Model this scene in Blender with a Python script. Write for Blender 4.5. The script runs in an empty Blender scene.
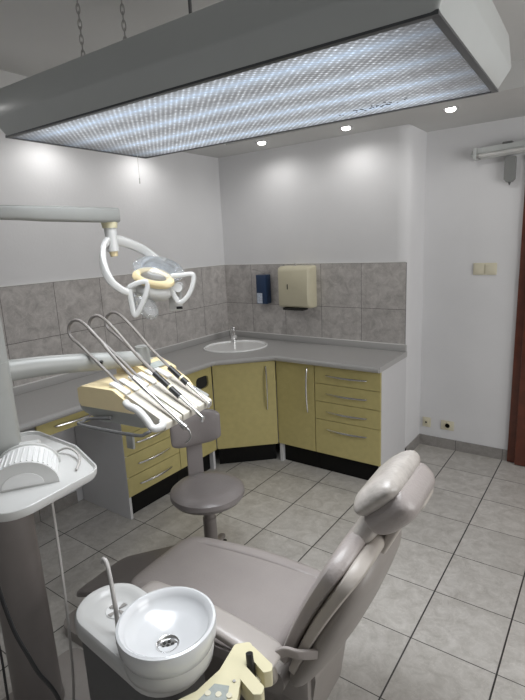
import bpy, bmesh, math, random
from mathutils import Vector, Matrix
random.seed(4)
S = bpy.context.scene
C = S.collection
PI = math.pi
sin, cos = math.sin, math.cos

# ---------------------------------------------------------------- camera
cd = bpy.data.cameras.new('camera'); cam = bpy.data.objects.new('camera', cd); C.objects.link(cam)
R_ = Vector((0.81431493, 0.57866125, -0.04519241)); U_ = Vector((-0.08828879, 0.20044533, 0.97571859)); F_ = Vector((-0.57366914, 0.79055223, -0.21431493))
M = Matrix((R_, U_, -F_)).transposed().to_4x4(); M.translation = Vector((2.83326, -3.39415, 1.65774))
cam.matrix_world = M
cd.sensor_fit = 'VERTICAL'; cd.sensor_height = 36; cd.lens = 491.03 / 700 * 36
cd.clip_start = .02
S.camera = cam

# ---------------------------------------------------------------- world, light, exposure
w = bpy.data.worlds.new('world'); S.world = w; w.use_nodes = True
w.node_tree.nodes['Background'].inputs[0].default_value = (.95, .97, 1, 1)
w.node_tree.nodes['Background'].inputs[1].default_value = .15
def area(name, loc, rot, sx, sy, e, col, spread=PI):
    l = bpy.data.lights.new(name, 'AREA'); l.shape = 'RECTANGLE'; l.size = sx; l.size_y = sy; l.energy = e; l.color = col; l.spread = spread
    o = bpy.data.objects.new(name, l); C.objects.link(o); o.location = loc; o.rotation_euler = rot; return o
area('daylight_from_right', (4.9, -1.6, 1.6), (0, PI/2, 0), 1.5, 1.8, 36, (1, .99, .975))
def spot(x, y, e=3.6):
    l = bpy.data.lights.new('downlight', 'SPOT'); l.energy = e; l.color = (1, .985, .965); l.spot_size = math.radians(172); l.spot_blend = .7; l.shadow_soft_size = .03
    o = bpy.data.objects.new('downlight_beam', l); C.objects.link(o); o.location = (x, y, 2.342); return o
SPOTS = [(.64, -.262), (1.30, -.232), (1.96, -.212), (.20, -.90), (.20, -1.62), (.20, -2.40), (.20, -3.1)]
for x, y in SPOTS: spot(x, y)
S.view_settings.view_transform = 'Standard'; S.view_settings.look = 'None'; S.view_settings.gamma = 1
S.view_settings.use_curve_mapping = False
S.view_settings.exposure = 0.30

# ---------------------------------------------------------------- materials
def mat(name, col, rough=.5, metal=0, noise=0, nscale=20, bump=0, bscale=80, coat=0, emit=None, es=0, alpha=1, trans=0, spec=.5):
    m = bpy.data.materials.new(name); m.use_nodes = True; nt = m.node_tree; b = nt.nodes['Principled BSDF']
    b.inputs['Base Color'].default_value = (*col, 1); b.inputs['Roughness'].default_value = rough; b.inputs['Metallic'].default_value = metal
    b.inputs['Coat Weight'].default_value = coat; b.inputs['Coat Roughness'].default_value = .15
    b.inputs['Transmission Weight'].default_value = trans; b.inputs['Alpha'].default_value = alpha
    b.inputs['Specular IOR Level'].default_value = spec
    tc = nt.nodes.new('ShaderNodeTexCoord')
    if noise:
        n = nt.nodes.new('ShaderNodeTexNoise'); n.inputs['Scale'].default_value = nscale; n.inputs['Detail'].default_value = 6
        nt.links.new(tc.outputs['Object'], n.inputs['Vector'])
        r = nt.nodes.new('ShaderNodeMapRange'); r.inputs[1].default_value = .3; r.inputs[2].default_value = .7
        r.inputs[3].default_value = 1 - noise; r.inputs[4].default_value = 1 + noise
        nt.links.new(n.outputs[0], r.inputs[0])
        mx = nt.nodes.new('ShaderNodeVectorMath'); mx.operation = 'SCALE'; mx.inputs[0].default_value = col
        nt.links.new(r.outputs[0], mx.inputs['Scale']); nt.links.new(mx.outputs[0], b.inputs['Base Color'])
    if bump:
        n = nt.nodes.new('ShaderNodeTexNoise'); n.inputs['Scale'].default_value = bscale; nt.links.new(tc.outputs['Object'], n.inputs['Vector'])
        bp = nt.nodes.new('ShaderNodeBump'); bp.inputs['Strength'].default_value = bump; bp.inputs['Distance'].default_value = .01
        nt.links.new(n.outputs[0], bp.inputs['Height']); nt.links.new(bp.outputs[0], b.inputs['Normal'])
    if emit:
        b.inputs['Emission Color'].default_value = (*emit, 1); b.inputs['Emission Strength'].default_value = es
    return m

def tile_mat(name, ca, cb, grout, size, off, plane, mortar=.003, rough=.4, vein=.25, mh=None):
    """square tiles laid in the plane 'xy', 'xz' or 'yz', joints at off + k*size"""
    m = bpy.data.materials.new(name); m.use_nodes = True; nt = m.node_tree; b = nt.nodes['Principled BSDF']; L = nt.links.new
    geo = nt.nodes.new('ShaderNodeTexCoord'); sp = nt.nodes.new('ShaderNodeSeparateXYZ'); L(geo.outputs['Object'], sp.inputs[0])
    cb_ = nt.nodes.new('ShaderNodeCombineXYZ'); ids = nt.nodes.new('ShaderNodeCombineXYZ')
    edge = None
    for k, ax in enumerate(plane):
        s = nt.nodes.new('ShaderNodeMath'); s.operation = 'SUBTRACT'; L(sp.outputs['XYZ'.index(ax.upper())], s.inputs[0]); s.inputs[1].default_value = off[k]
        d = nt.nodes.new('ShaderNodeMath'); d.operation = 'DIVIDE'; L(s.outputs[0], d.inputs[0]); d.inputs[1].default_value = size[k]
        fl = nt.nodes.new('ShaderNodeMath'); fl.operation = 'FLOOR'; L(d.outputs[0], fl.inputs[0]); L(fl.outputs[0], ids.inputs[k])
        pp = nt.nodes.new('ShaderNodeMath'); pp.operation = 'PINGPONG'; L(d.outputs[0], pp.inputs[0]); pp.inputs[1].default_value = .5
        ls = nt.nodes.new('ShaderNodeMath'); ls.operation = 'LESS_THAN'; L(pp.outputs[0], ls.inputs[0])
        ls.inputs[1].default_value = ((mortar if k == 0 else (mh or mortar)) / 2) / size[k]
        if edge is None: edge = ls
        else:
            mxx = nt.nodes.new('ShaderNodeMath'); mxx.operation = 'MAXIMUM'; L(edge.outputs[0], mxx.inputs[0]); L(ls.outputs[0], mxx.inputs[1]); edge = mxx
    wn = nt.nodes.new('ShaderNodeTexWhiteNoise'); wn.noise_dimensions = '3D'; L(ids.outputs[0], wn.inputs[0])
    # every tile gets its own piece of the marbling
    add = nt.nodes.new('ShaderNodeVectorMath'); add.operation = 'MULTIPLY_ADD'; L(wn.outputs['Color'], add.inputs[0]); add.inputs[1].default_value = (7, 7, 7); L(geo.outputs['Object'], add.inputs[2])
    n1 = nt.nodes.new('ShaderNodeTexNoise'); n1.inputs['Scale'].default_value = 15; n1.inputs['Detail'].default_value = 8; n1.inputs['Distortion'].default_value = .7; n1.inputs['Roughness'].default_value = .65
    L(add.outputs[0], n1.inputs['Vector'])
    cr = nt.nodes.new('ShaderNodeValToRGB'); L(n1.outputs[0], cr.inputs[0])
    cr.color_ramp.elements[0].position = .32; cr.color_ramp.elements[0].color = (*ca, 1); cr.color_ramp.elements[1].position = .68; cr.color_ramp.elements[1].color = (*cb, 1)
    n2 = nt.nodes.new('ShaderNodeTexNoise'); n2.inputs['Scale'].default_value = 24; n2.inputs['Detail'].default_value = 5; n2.inputs['Distortion'].default_value = 1.6; L(add.outputs[0], n2.inputs['Vector'])
    v = nt.nodes.new('ShaderNodeValToRGB'); L(n2.outputs[0], v.inputs[0]); e = v.color_ramp.elements
    e[0].position = .47; e[0].color = (0, 0, 0, 1); e[1].position = .5; e[1].color = (1, 1, 1, 1); e.new(.53).color = (0, 0, 0, 1)
    mv = nt.nodes.new('ShaderNodeMix'); mv.data_type = 'RGBA'; mv.blend_type = 'MIX'
    sc = nt.nodes.new('ShaderNodeMath'); sc.operation = 'MULTIPLY'; L(v.outputs[0], sc.inputs[0]); sc.inputs[1].default_value = vein
    L(sc.outputs[0], mv.inputs[0]); L(cr.outputs[0], mv.inputs[6]); mv.inputs[7].default_value = (*[min(1, c * 1.35) for c in cb], 1)
    # tone per tile
    tn = nt.nodes.new('ShaderNodeMapRange'); L(wn.outputs[0], tn.inputs[0]); tn.inputs[3].default_value = .93; tn.inputs[4].default_value = 1.05
    vs = nt.nodes.new('ShaderNodeVectorMath'); vs.operation = 'SCALE'; L(mv.outputs[2], vs.inputs[0]); L(tn.outputs[0], vs.inputs['Scale'])
    mg = nt.nodes.new('ShaderNodeMix'); mg.data_type = 'RGBA'; L(edge.outputs[0], mg.inputs[0]); L(vs.outputs[0], mg.inputs[6]); mg.inputs[7].default_value = (*grout, 1)
    L(mg.outputs[2], b.inputs['Base Color']); b.inputs['Roughness'].default_value = rough
    bp = nt.nodes.new('ShaderNodeBump'); bp.invert = True; bp.inputs['Strength'].default_value = .5; bp.inputs['Distance'].default_value = .003
    L(edge.outputs[0], bp.inputs['Height']); L(bp.outputs[0], b.inputs['Normal'])
    return m

m_wall = mat('white_wall_paint', (.72, .72, .73), .85, noise=.02, nscale=3, bump=.06, bscale=60)
m_ceil = mat('ceiling_paint', (.60, .60, .59), .9, noise=.02, nscale=3)
m_floor = tile_mat('floor_tiles', (.40, .38, .35), (.56, .54, .51), (.035, .032, .03), (.333, .333), (2.261, -1.969), 'xy', mortar=.0065, mh=.004, rough=.32, vein=.2)
W = 1.641
WE = W + .014
TC1, TC2 = (.37, .35, .34), (.60, .575, .555)
m_tile_back = tile_mat('back_wall_tiles', TC1, TC2, (.09, .085, .08), (.337, .331), (W, 1.145), 'xz', rough=.35, vein=.25)
m_tile_left = tile_mat('left_wall_tiles', TC1, TC2, (.09, .085, .08), (.337, .331), (-.316, 1.145), 'yz', rough=.35, vein=.25)
m_base = tile_mat('skirting_tiles', (.25, .235, .22), (.34, .325, .31), (.05, .05, .05), (.333, .333), (2.261, .362), 'xy', rough=.4, vein=.2)
m_seal = mat('white_seal', (.75, .75, .74), .5)
m_top = mat('grey_laminate_worktop', (.42, .415, .41), .38, noise=.06, nscale=300)
m_oliv = mat('olive_yellow_front', (.50, .435, .19), .38, noise=.05, nscale=25)
m_oliv_edge = mat('front_edge_shadow_gap', (.05, .045, .03), .7)
m_white_lam = mat('white_laminate', (.66, .66, .67), .5, noise=.01)
m_offwhite = mat('off_white_plastic', (.58, .55, .48), .35)
m_black = mat('black_plinth', (.004, .004, .004), .5, spec=.2)
m_chrome = mat('brushed_chrome', (.75, .75, .75), .22, 1, noise=.04)
m_steel = mat('dull_steel', (.42, .41, .40), .38, 1, noise=.06)
m_white = mat('white_plastic', (.58, .58, .565), .3, noise=.01, coat=.2)
m_ceramic = mat('white_ceramic', (.66, .67, .68), .2, coat=.4)
m_basin = mat('basin_ceramic', (.90, .91, .91), .15, coat=.4)
m_lampbody = mat('grey_white_enamel', (.50, .52, .51), .28, noise=.01, coat=.3)
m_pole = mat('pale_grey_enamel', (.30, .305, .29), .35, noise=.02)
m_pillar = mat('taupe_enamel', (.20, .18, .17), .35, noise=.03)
m_unit = mat('dark_grey_plastic', (.12, .12, .12), .45, noise=.03)
m_cream = mat('cream_plastic', (.72, .60, .36), .4, noise=.02)
m_cream2 = mat('pale_cream_plastic', (.70, .65, .44), .35, noise=.02)
m_vinyl = mat('taupe_vinyl', (.35, .315, .30), .32, noise=.04, nscale=8, bump=.12, bscale=120)
m_vinyl_lit = mat('taupe_vinyl_lit', (.42, .385, .36), .3, noise=.04, nscale=8, bump=.08, bscale=120)  # chair vinyl in a lighter colour, painting in the light on the arm rest
m_vinyl_shaded = mat('taupe_vinyl_shaded', (.17, .15, .14), .34, noise=.04, nscale=8, bump=.12, bscale=120)  # chair vinyl darkened: the shadow over the leg rest is in the colour
m_vinyl_lt = mat('pale_worn_vinyl', (.42, .39, .36), .3, noise=.12, nscale=30, bump=.2, bscale=60)
m_shell = mat('warm_grey_shell', (.30, .275, .255), .4, noise=.03)
m_shell_lt = mat('beige_shell_edge', (.46, .42, .38), .4, noise=.03)
m_stool = mat('stool_grey_vinyl', (.21, .19, .185), .3, noise=.04, nscale=10, bump=.1, bscale=120)
m_dark = mat('black_rubber', (.012, .012, .013), .4)
m_wood = mat('mahogany_frame', (.13, .035, .018), .35, noise=.25, nscale=12, coat=.2)
m_navy = mat('navy_plastic', (.015, .04, .10), .3)
m_label = mat('pale_blue_label', (.50, .56, .66), .5, noise=.25, nscale=90)
m_ivory = mat('ivory_plastic', (.68, .64, .50), .4)
m_towel = mat('grey_box_plastic', (.22,.225,.22), .5); m_towel = mat('beige_enamel', (.62, .58, .43), .38, noise=.02)
m_bulb = mat('lit_bulb', (1, 1, 1), .3, emit=(1, .98, .93), es=6)
m_hole = mat('dark_opening', (.02, .02, .018), .8)
m_clear = mat('clear_acrylic', (.92, .95, .97), .06, trans=.85, alpha=.75)
m_btn = mat('grey_key_panel', (.34, .37, .35), .4, noise=.12, nscale=60)
m_pearl = mat('milky_dispenser_plastic', (.72, .72, .71), .35, noise=.02)
m_hose = mat('grey_hose', (.24, .22, .205), .35, noise=.03)
m_hose_lt = mat('pale_hose', (.48, .46, .44), .35)

# ---------------------------------------------------------------- helpers
def link(name, bm, m, parent=None, smooth=False, bevel=0, seg=2):
    if bevel:
        bmesh.ops.bevel(bm, geom=[e for e in bm.edges if e.is_manifold and e.calc_face_angle(0) > .5], offset=bevel, segments=seg, affect='EDGES', profile=.5, clamp_overlap=True)
    bmesh.ops.recalc_face_normals(bm, faces=bm.faces)
    me = bpy.data.meshes.new(name); bm.to_mesh(me); bm.free()
    me.materials.append(m)
    if smooth or bevel:
        for p in me.polygons: p.use_smooth = True
        try: me.set_sharp_from_angle(angle=math.radians(40 if bevel == 0 else 32))
        except Exception: pass
    o = bpy.data.objects.new(name, me); C.objects.link(o)
    if parent: o.parent = parent
    return o
def B(): return bmesh.new()
def box(bm, a, b, rot=None, piv=None):
    r = bmesh.ops.create_cube(bm, size=1); vs = r['verts']
    for v in vs: v.co = Vector([(a[i] + b[i]) / 2 + v.co[i] * (b[i] - a[i]) for i in range(3)])
    if rot: bmesh.ops.rotate(bm, verts=vs, cent=piv or Vector([(a[i] + b[i]) / 2 for i in range(3)]), matrix=rot)
    return vs
def ring(bm, pts): return [bm.verts.new(p) for p in pts]
def skin(bm, rings, cap=True):
    rs = [ring(bm, r) for r in rings]
    n = len(rs[0])
    for a, b in zip(rs, rs[1:]):
        for i in range(n): bm.faces.new((a[i], a[(i+1) % n], b[(i+1) % n], b[i]))
    if cap: bm.faces.new(rs[0][::-1]); bm.faces.new(rs[-1])
    return bm
def cyl(bm, p, q, r1, r2=None, n=24):
    p, q = Vector(p), Vector(q); r2 = r1 if r2 is None else r2
    d = (q - p).normalized(); a = d.orthogonal().normalized(); b = d.cross(a)
    return skin(bm, [[c + (a*cos(2*PI*i/n) + b*sin(2*PI*i/n)) * r for i in range(n)] for c, r in ((p, r1), (q, r2))])
def smooth_path(pts, k=8):
    P = [Vector(p) for p in pts]; P = [P[0]*2 - P[1]] + P + [P[-1]*2 - P[-2]]; out = []
    for i in range(1, len(P) - 2):
        for j in range(k):
            t = j / k
            out.append(.5*((2*P[i]) + (P[i+1]-P[i-1])*t + (2*P[i-1]-5*P[i]+4*P[i+1]-P[i+2])*t*t + (3*P[i]-P[i-1]-3*P[i+1]+P[i+2])*t**3))
    out.append(P[-2]); return out
def tube(bm, pts, r, n=10, k=8, sm=True, closed=False):
    P = smooth_path(pts, k) if sm else [Vector(p) for p in pts]
    a = None; rings = []
    for i, p in enumerate(P):
        d = (P[min(i+1, len(P)-1)] - P[max(i-1, 0)]).normalized()
        a = (d.orthogonal() if a is None else (a - d*a.dot(d))).normalized(); b = d.cross(a)
        rr = r(i/(len(P)-1)) if callable(r) else r
        rings.append([p + (a*cos(2*PI*j/n) + b*sin(2*PI*j/n))*rr for j in range(n)])
    return skin(bm, rings)
def flat_tube(bm, pts, w, h, upv, k=8, e=3, n=16, sm=True):
    """bar with a rounded rectangular section along a path; h measured along upv-ish"""
    P = smooth_path(pts, k) if sm else [Vector(p) for p in pts]; rings = []
    for i, p in enumerate(P):
        d = (P[min(i+1, len(P)-1)] - P[max(i-1, 0)]).normalized(); s = d.cross(Vector(upv)).normalized(); u = s.cross(d)
        t = i/(len(P)-1); ww = w(t) if callable(w) else w; hh = h(t) if callable(h) else h
        rings.append([p + s*sq(2*PI*j/n, e)[0]*ww/2 + u*sq(2*PI*j/n, e)[1]*hh/2 for j in range(n)])
    return skin(bm, rings)
def sq(t, e):
    c, s = cos(t), sin(t)
    return math.copysign(abs(c)**(2/e), c), math.copysign(abs(s)**(2/e), s)
def lathe(bm, prof, c=(0, 0, 0), n=48, sx=1, sy=1, rot=0):
    rings = []
    for r, z in prof:
        rings.append([(c[0] + (r*cos(2*PI*i/n)*sx)*cos(rot) - (r*sin(2*PI*i/n)*sy)*sin(rot), c[1] + (r*cos(2*PI*i/n)*sx)*sin(rot) + (r*sin(2*PI*i/n)*sy)*cos(rot), c[2] + z) for i in range(n)])
    return skin(bm, rings)
def prism(bm, poly, d0, d1, fn):
    """poly of (a,b); fn(a,b,d)->xyz"""
    return skin(bm, [[fn(a, b, d) for a, b in poly] for d in (d0, d1)])
def rounded(poly, r, n=5):
    out = []; N = len(poly)
    for i in range(N):
        p = Vector(poly[i]); a = Vector(poly[i-1]); b = Vector(poly[(i+1) % N]); rr = r[i] if isinstance(r, (list, tuple)) else r
        da = (a-p).normalized(); db = (b-p).normalized(); ang = da.angle(db); t = min(rr/math.tan(ang/2), (a-p).length*.49, (b-p).length*.49)
        s = p + da*t; e = p + db*t
        for k in range(n+1):
            u = k/n; out.append(((1-u)**2*s + 2*u*(1-u)*p + u*u*e))
    return [tuple(v) for v in out]
def pad(bm, fc, fw, fh, A, Bv, ns=24, n=28, e=3.2, endr=.12, ends=(1, 1)):
    """cushion: centre fc(t), half width fw(t) along A, half thickness fh(t) along Bv (callables ok), rounded ends"""
    rings = []
    ts = [0.5 - .5*cos(PI*i/ns) for i in range(ns+1)]
    for t in ts:
        g = 1
        if ends[0] and t < endr: g = math.sqrt(max(0, 1-(1-t/endr)**2))
        if ends[1] and t > 1-endr: g = math.sqrt(max(0, 1-((t-1+endr)/endr)**2))
        gw = 1 - (1-g)*.35; gh = max(g, .03)
        if g < .02: gw = .6
        a = A(t) if callable(A) else Vector(A); b = Bv(t) if callable(Bv) else Vector(Bv); c = Vector(fc(t))
        rings.append([c + a*sq(2*PI*j/n, e)[0]*fw(t)*gw + b*sq(2*PI*j/n, e)[1]*fh(t)*gh for j in range(n)])
    return skin(bm, rings)
def thing(name, label, cat, loc=(0, 0, 0), rz=0, group=None):
    o = bpy.data.objects.new(name, None); C.objects.link(o); o.location = loc; o.rotation_euler = (0, 0, rz); o.empty_display_size = .05
    o['label'] = label; o['category'] = cat
    if group: o['group'] = group
    return o
def tag(o, label, cat, group=None):
    o['label'] = label; o['category'] = cat
    if group: o['group'] = group
    return o
def struct(name, bm, m, parent=None, **k):
    o = link(name, bm, m, parent, **k)
    if not parent: o['kind'] = 'structure'
    return o
def V(*a): return Vector(a)

# ================================================================ THE ROOM
YF, XR = -4.6, 5.0       # how far the room is built towards the viewer and to the right
ZC, ZM, D = 2.37, 2.50, .362
b = B(); box(b, (-.1, YF, -.06), (XR, D + .1, 0)); struct('floor', b, m_floor)
b = B(); box(b, (-.12, YF, -.06), (0, 0, 2.6)); struct('wall_left', b, m_wall)
# back wall with its rounded right-hand corner turning into the short return
poly = [(-.12, 0), (W - .08, 0)] + [(W - .08 + .08*sin(a), .08 - .08*cos(a)) for a in [PI/2*k/8 for k in range(1, 9)]] + [(W, D + .12), (-.12, D + .12)]
b = B(); prism(b, poly, -.06, 2.6, lambda x, y, z: (x, y, z)); struct('wall_back', b, m_wall, smooth=True)
b = B(); box(b, (W, D, -.06), (2.353, D + .12, 2.6)); box(b, (2.353, D, 2.1), (3.25, D + .12, 2.6)); box(b, (3.25, D, -.06), (XR, D + .12, 2.6)); struct('wall_door_side', b, m_wall)
b = B(); box(b, (-.12, YF, 2.56), (XR, D + .12, 2.64)); 
o = struct('ceiling', b, m_ceil)
# dropped soffit with the downlights: along the left wall and along the back wall
b = B(); poly = [(0, YF), (.40, YF), (.40, -.38), (XR, -.38), (XR, D), (W, D), (W, 0), (0, 0)]
prism(b, poly, ZC, 2.56, lambda x, y, z: (x, y, z)); struct('ceiling_soffit', b, m_ceil)
b = B(); box(b, (.40, YF, ZM), (XR, -.38, 2.56)); struct('ceiling_panel', b, m_ceil)

# tiled splashbacks
b = B(); box(b, (.008, -.008, .80), (W, .0, 1.476)); struct('wall_back_tiles', b, m_tile_back)
b = B(); box(b, (0, YF, .80), (.008, 0, 1.476)); struct('wall_left_tiles', b, m_tile_left)
b = B(); box(b, (0, -.009, 1.476), (W, 0, 1.482)); box(b, (0, YF, 1.476), (.009, 0, 1.482)); struct('trim_1', b, m_seal)
# tile skirting
b = B(); box(b, (W, .03, 0), (W + .009, D, .082)); struct('baseboard_return', b, m_base)
b = B(); box(b, (W + .009, D - .009, 0), (2.295, D, .082)); struct('baseboard_door_side', b, m_base)
b = B(); box(b, (0, YF, 0), (.009, -1.70, .082)); struct('baseboard_left', b, m_base)

# door frame: architrave, lining and leaf at the right edge
b = B(); box(b, (2.295, D - .022, 0), (2.363, D + .0, 2.13)); struct('trim_2', b, m_wood, bevel=.004)
b = B(); box(b, (2.353, D - .002, 0), (2.375, D + .12, 2.10)); struct('trim_3', b, m_wood)
b = B(); box(b, (2.295, D - .022, 2.08), (3.31, D - .0, 2.13)); box(b, (3.24, D - .022, 0), (3.31, D, 2.08)); struct('trim_4', b, m_wood)
b = B(); box(b, (2.35, D - .06, .005), (3.24, D - .022, 2.08)); dr = struct('door_1', b, m_wood, bevel=.004)
b = B(); cyl(b, (3.16, D - .06, 1.03), (3.16, D - .11, 1.03), .011); cyl(b, (3.16, D - .105, 1.03), (3.05, D - .105, 1.03), .009); link('door_handle', b, m_chrome, dr, smooth=True)

# ================================================================ WORKTOP + SINK + TAP
ZT, TH = .845, .038
wt = thing('worktop', 'grey laminate L-shaped worktop running along both tiled walls', 'worktop')
LX = .53; BY = -.515
outer = [(LX, YF + .3), (LX, -.825), (.845, BY), (WE, BY), (WE, -.009), (.009, -.009), (.009, YF + .3)]
SC = V(.385, -.385, 0); SA, SB = .262, .222    # basin opening, long axis along the diagonal front
b = B()
fr = rounded(outer, [.01, .03, .03, .012, .004, .004, .004], 3)
hole = []
hn = 40
for i in range(hn):
    a = 2*PI*i/hn; e = (SA - .02)*cos(a); f = (SB - .02)*sin(a)
    hole.append((SC.x + (e - f)*.7071, SC.y + (e + f)*.7071))
# top and bottom sheets with the basin cut-out, bridged by edges
def sheet(z):
    vo = [b.verts.new((x, y, z)) for x, y in fr]; vh = [b.verts.new((x, y, z)) for x, y in hole]
    es = [b.edges.new((vo[i], vo[(i+1) % len(vo)])) for i in range(len(vo))] + [b.edges.new((vh[i], vh[(i+1) % hn])) for i in range(hn)]
    bmesh.ops.triangle_fill(b, use_beauty=True, edges=es); return vo, vh
o1, h1 = sheet(ZT); o2, h2 = sheet(ZT - TH)
for A_, B_ in ((o1, o2), (h1, h2)):
    for i in range(len(A_)): b.faces.new((A_[i], A_[(i+1) % len(A_)], B_[(i+1) % len(A_)], B_[i]))
link('worktop_slab', b, m_top, wt)
b = B(); tube(b, [(LX, YF + .3, ZT - TH/2), (LX, -.83, ZT - TH/2), (.85, BY, ZT - TH/2), (WE, BY, ZT - TH/2)], TH/2, n=16, sm=False)
link('rounded_front_edge', b, m_top, wt, smooth=True)
b = B(); box(b, (.008, -.030, ZT), (WE, -.0085, .893)); box(b, (.0085, YF + .3, ZT), (.030, -.030, .893)); link('upstand', b, m_top, wt, bevel=.003)
b = B(); box(b, (.008, -.028, .893), (W, -.0085, .896)); box(b, (.0085, YF + .3, .893), (.028, -.03, .896)); link('white_sealant_line', b, m_seal, wt)
b = B(); box(b, (WE, BY + .0, ZT - TH), (WE + .003, -.0085, ZT)); link('end_edging', b, m_top, wt)

sk = thing('wash_basin', 'oval white inset basin in the corner of the worktop', 'sink', (SC.x, SC.y, ZT), PI/4)
b = B(); prof = [(1.0, .001), (1.0, .007), (.985, .011), (.95, .012), (.915, .006), (.89, -.006), (.80, -.065), (.60, -.115), (.3, -.135), (.05, -.138), (.05, -.143), (.3, -.141), (.62, -.121), (.83, -.07), (.905, -.004), (.93, .0)]
lathe(b, [(r, z) for r, z in prof], sx=SA, sy=SB, n=56); link('basin_bowl', b, m_basin, sk, smooth=True)
b = B(); lathe(b, [(.001, -.134), (.022, -.134), (.022, -.1375), (.001, -.1375)]); link('drain', b, m_steel, sk, smooth=True)
b = B(); cyl(b, (0, .186, -.030), (0, .172, -.034), .015); link('overflow_hole', b, m_hole, sk, smooth=True)
tp = thing('mixer_tap', 'small chrome mixer tap behind the corner basin', 'tap', (.232, -.222, ZT + .004), -PI/4)
tp.scale = (1.25, 1.25, 1.45)
b = B(); lathe(b, [(.001, -.004), (.026, -.004), (.026, .008), (.021, .012), (.019, .07), (.001, .072)]); link('tap_body', b, m_chrome, tp, smooth=True)
b = B(); tube(b, [(.0, 0, .045), (.05, 0, .06), (.10, 0, .058), (.125, 0, .046)], .0115); link('spout', b, m_chrome, tp, smooth=True)
b = B(); lathe(b, [(.001, .068), (.020, .068), (.018, .085), (.001, .088)]); box(b, (-.01, -.006, .080), (.055, .006, .090)); link('lever', b, m_chrome, tp, bevel=.002)

# ================================================================ CABINETS
Z0, Z1 = .148, .803
def handle(parent, c, along, out, L, r=.0055):
    """bow handle, c centre on the face"""
    c, along, out = V(*c), V(*along), V(*out); b = B()
    pts = [c - along*L/2 + out*.002, c - along*L*.47 + out*.014, c - along*L*.2 + out*.026, c + out*.029, c + along*L*.2 + out*.026, c + along*L*.47 + out*.014, c + along*L/2 + out*.002]
    tube(b, pts, lambda t: r*(.75 + .5*sin(PI*t)), n=8, k=5); return link('handle', b, m_chrome, parent, smooth=True)
def front(name, parent, p0, p1, z0, z1, out, bow=.006, hl=None, hv=None):
    """slightly domed slab front between plan points p0,p1"""
    p0, p1, out = V(*p0, 0), V(*p1, 0), V(*out, 0).normalized(); d = (p1 - p0).normalized(); L = (p1-p0).length
    g = .0022; b = B(); r8 = []
    a0, a1 = p0 + d*g, p1 - d*g
    skin(b, [[V(q.x, q.y, z) for q, z in ((a0 + out*t, z0+g), (a1 + out*t, z0+g), (a1 + out*t, z1-g), (a0 + out*t, z1-g))] for t in (.0, .018)])
    f = link(name, b, m_oliv, parent, bevel=.004)
    return f, (p0+p1)/2, d, out
# -- right-hand run: four-drawer unit beside the return
def carcass(parent, poly, z0=Z0, z1=Z1 + .004, m=None):
    b = B(); prism(b, poly, z0, z1, lambda x, y, z: (x, y, z)); return link('carcass', b, m or m_white_lam, parent)
FY = -.485; FYc = FY + .018
du = thing('drawer_cabinet', 'four-drawer olive-yellow base unit with white side at the open right end', 'cabinet')
carcass(du, [(1.163, FYc), (WE - .020, FYc), (WE - .020, -.012), (1.163, -.012)])
b = B(); box(b, (WE - .020, FYc, 0), (WE - .002, -.010, Z1 + .004)); link('side_panel', b, m_white_lam, du)
b = B(); box(b, (1.163, FY + .045, .001), (WE - .021, FY + .06, Z0)); link('plinth', b, m_black, du)
zs = [Z1, Z1 - .131, Z1 - .262, Z1 - .395, Z0]
for i in range(4):
    f, c, d, o_ = front('drawer', du, (1.163, FYc), (WE - .002, FYc), zs[i+1], zs[i], (0, -1))
    zc = (zs[i] + zs[i+1])/2 if i < 3 else zs[3] - .065
    handle(f, (c.x, c.y - .018, zc), (1, 0, 0), (0, -1, 0), .30)
dc = thing('door_cabinet', 'narrow olive-yellow base unit with one door, between the corner unit and the drawers', 'cabinet')
P2 = V(.833, -.506)
carcass(dc, [(.836, FYc), (1.161, FYc), (1.161, -.012), (.836, -.012)])
f, c, d, o_ = front('door', dc, (.836, FYc), (1.161, FYc), Z0, Z1, (0, -1)); handle(f, (1.108, FY, .61), (0, 0, 1), (0, -1, 0), .33)
b = B(); box(b, (.862, FY + .045, .001), (1.161, FY + .06, Z0)); link('plinth', b, m_black, dc)
b = B(); box(b, (.838, FY + .012, 0), (.860, FY + .06, Z0)); link('end_foot', b, m_white_lam, dc)
# -- corner unit with diagonal door
PL, PR = V(.502, -.812), V(.833, -.506)
n2 = V(PR.y - PL.y, -(PR.x - PL.x)); n2 = n2.normalized()
cu = thing('corner_cabinet', 'olive-yellow corner base unit with a wide diagonal door under the basin', 'cabinet')
q0, q1 = PL - n2*.018, PR - n2*.018
b = B(); carc = [(q0.x, q0.y), (q1.x, q1.y), (.838, FYc), (.838, -.012), (.80, -.012), (.80, -.35)]
prism(b, [(q0.x, q0.y), (q1.x, q1.y), (.832, -.40), (.832, -.012), (.012, -.012), (.012, -.815)], Z0, .64, lambda x, y, z: (x, y, z)); 
link('carcass', b, m_white_lam, cu)
b = B(); dd = (q1-q0).normalized(); 
skin(b, [[V(p.x, p.y, z) for p in (q0, q1, q1 - n2*.016, q0 - n2*.016)] for z in (.64, Z1 + .004)]); link('top_rail', b, m_white_lam, cu)
for qa, qb in ((q0, q0 + dd*.05), (q1 - dd*.05, q1 + dd*.006)):
    b = B(); skin(b, [[V(p.x, p.y, z) for p in (qa, qb, qb - n2*.016, qa - n2*.016)] for z in (Z0, Z1 + .004)]); link('stile', b, m_black, cu)
f, c, d, o_ = front('door', cu, (q0.x - dd.x*.004, q0.y - dd.y*.004), (q1.x + dd.x*.012, q1.y + dd.y*.012), Z0, Z1, (n2.x, n2.y))
hc = PR - dd*.062; handle(f, (hc.x, hc.y, .60), (0, 0, 1), (n2.x, n2.y, 0), .33)
a0, a1 = PL - n2*.055 + dd*.008, PR - n2*.055 - dd*.002
b = B(); skin(b, [[V(p.x, p.y, z) for p in (a0, a1, a1 - n2*.014, a0 - n2*.014)] for z in (.001, Z0)]); link('plinth', b, m_black, cu)
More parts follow.
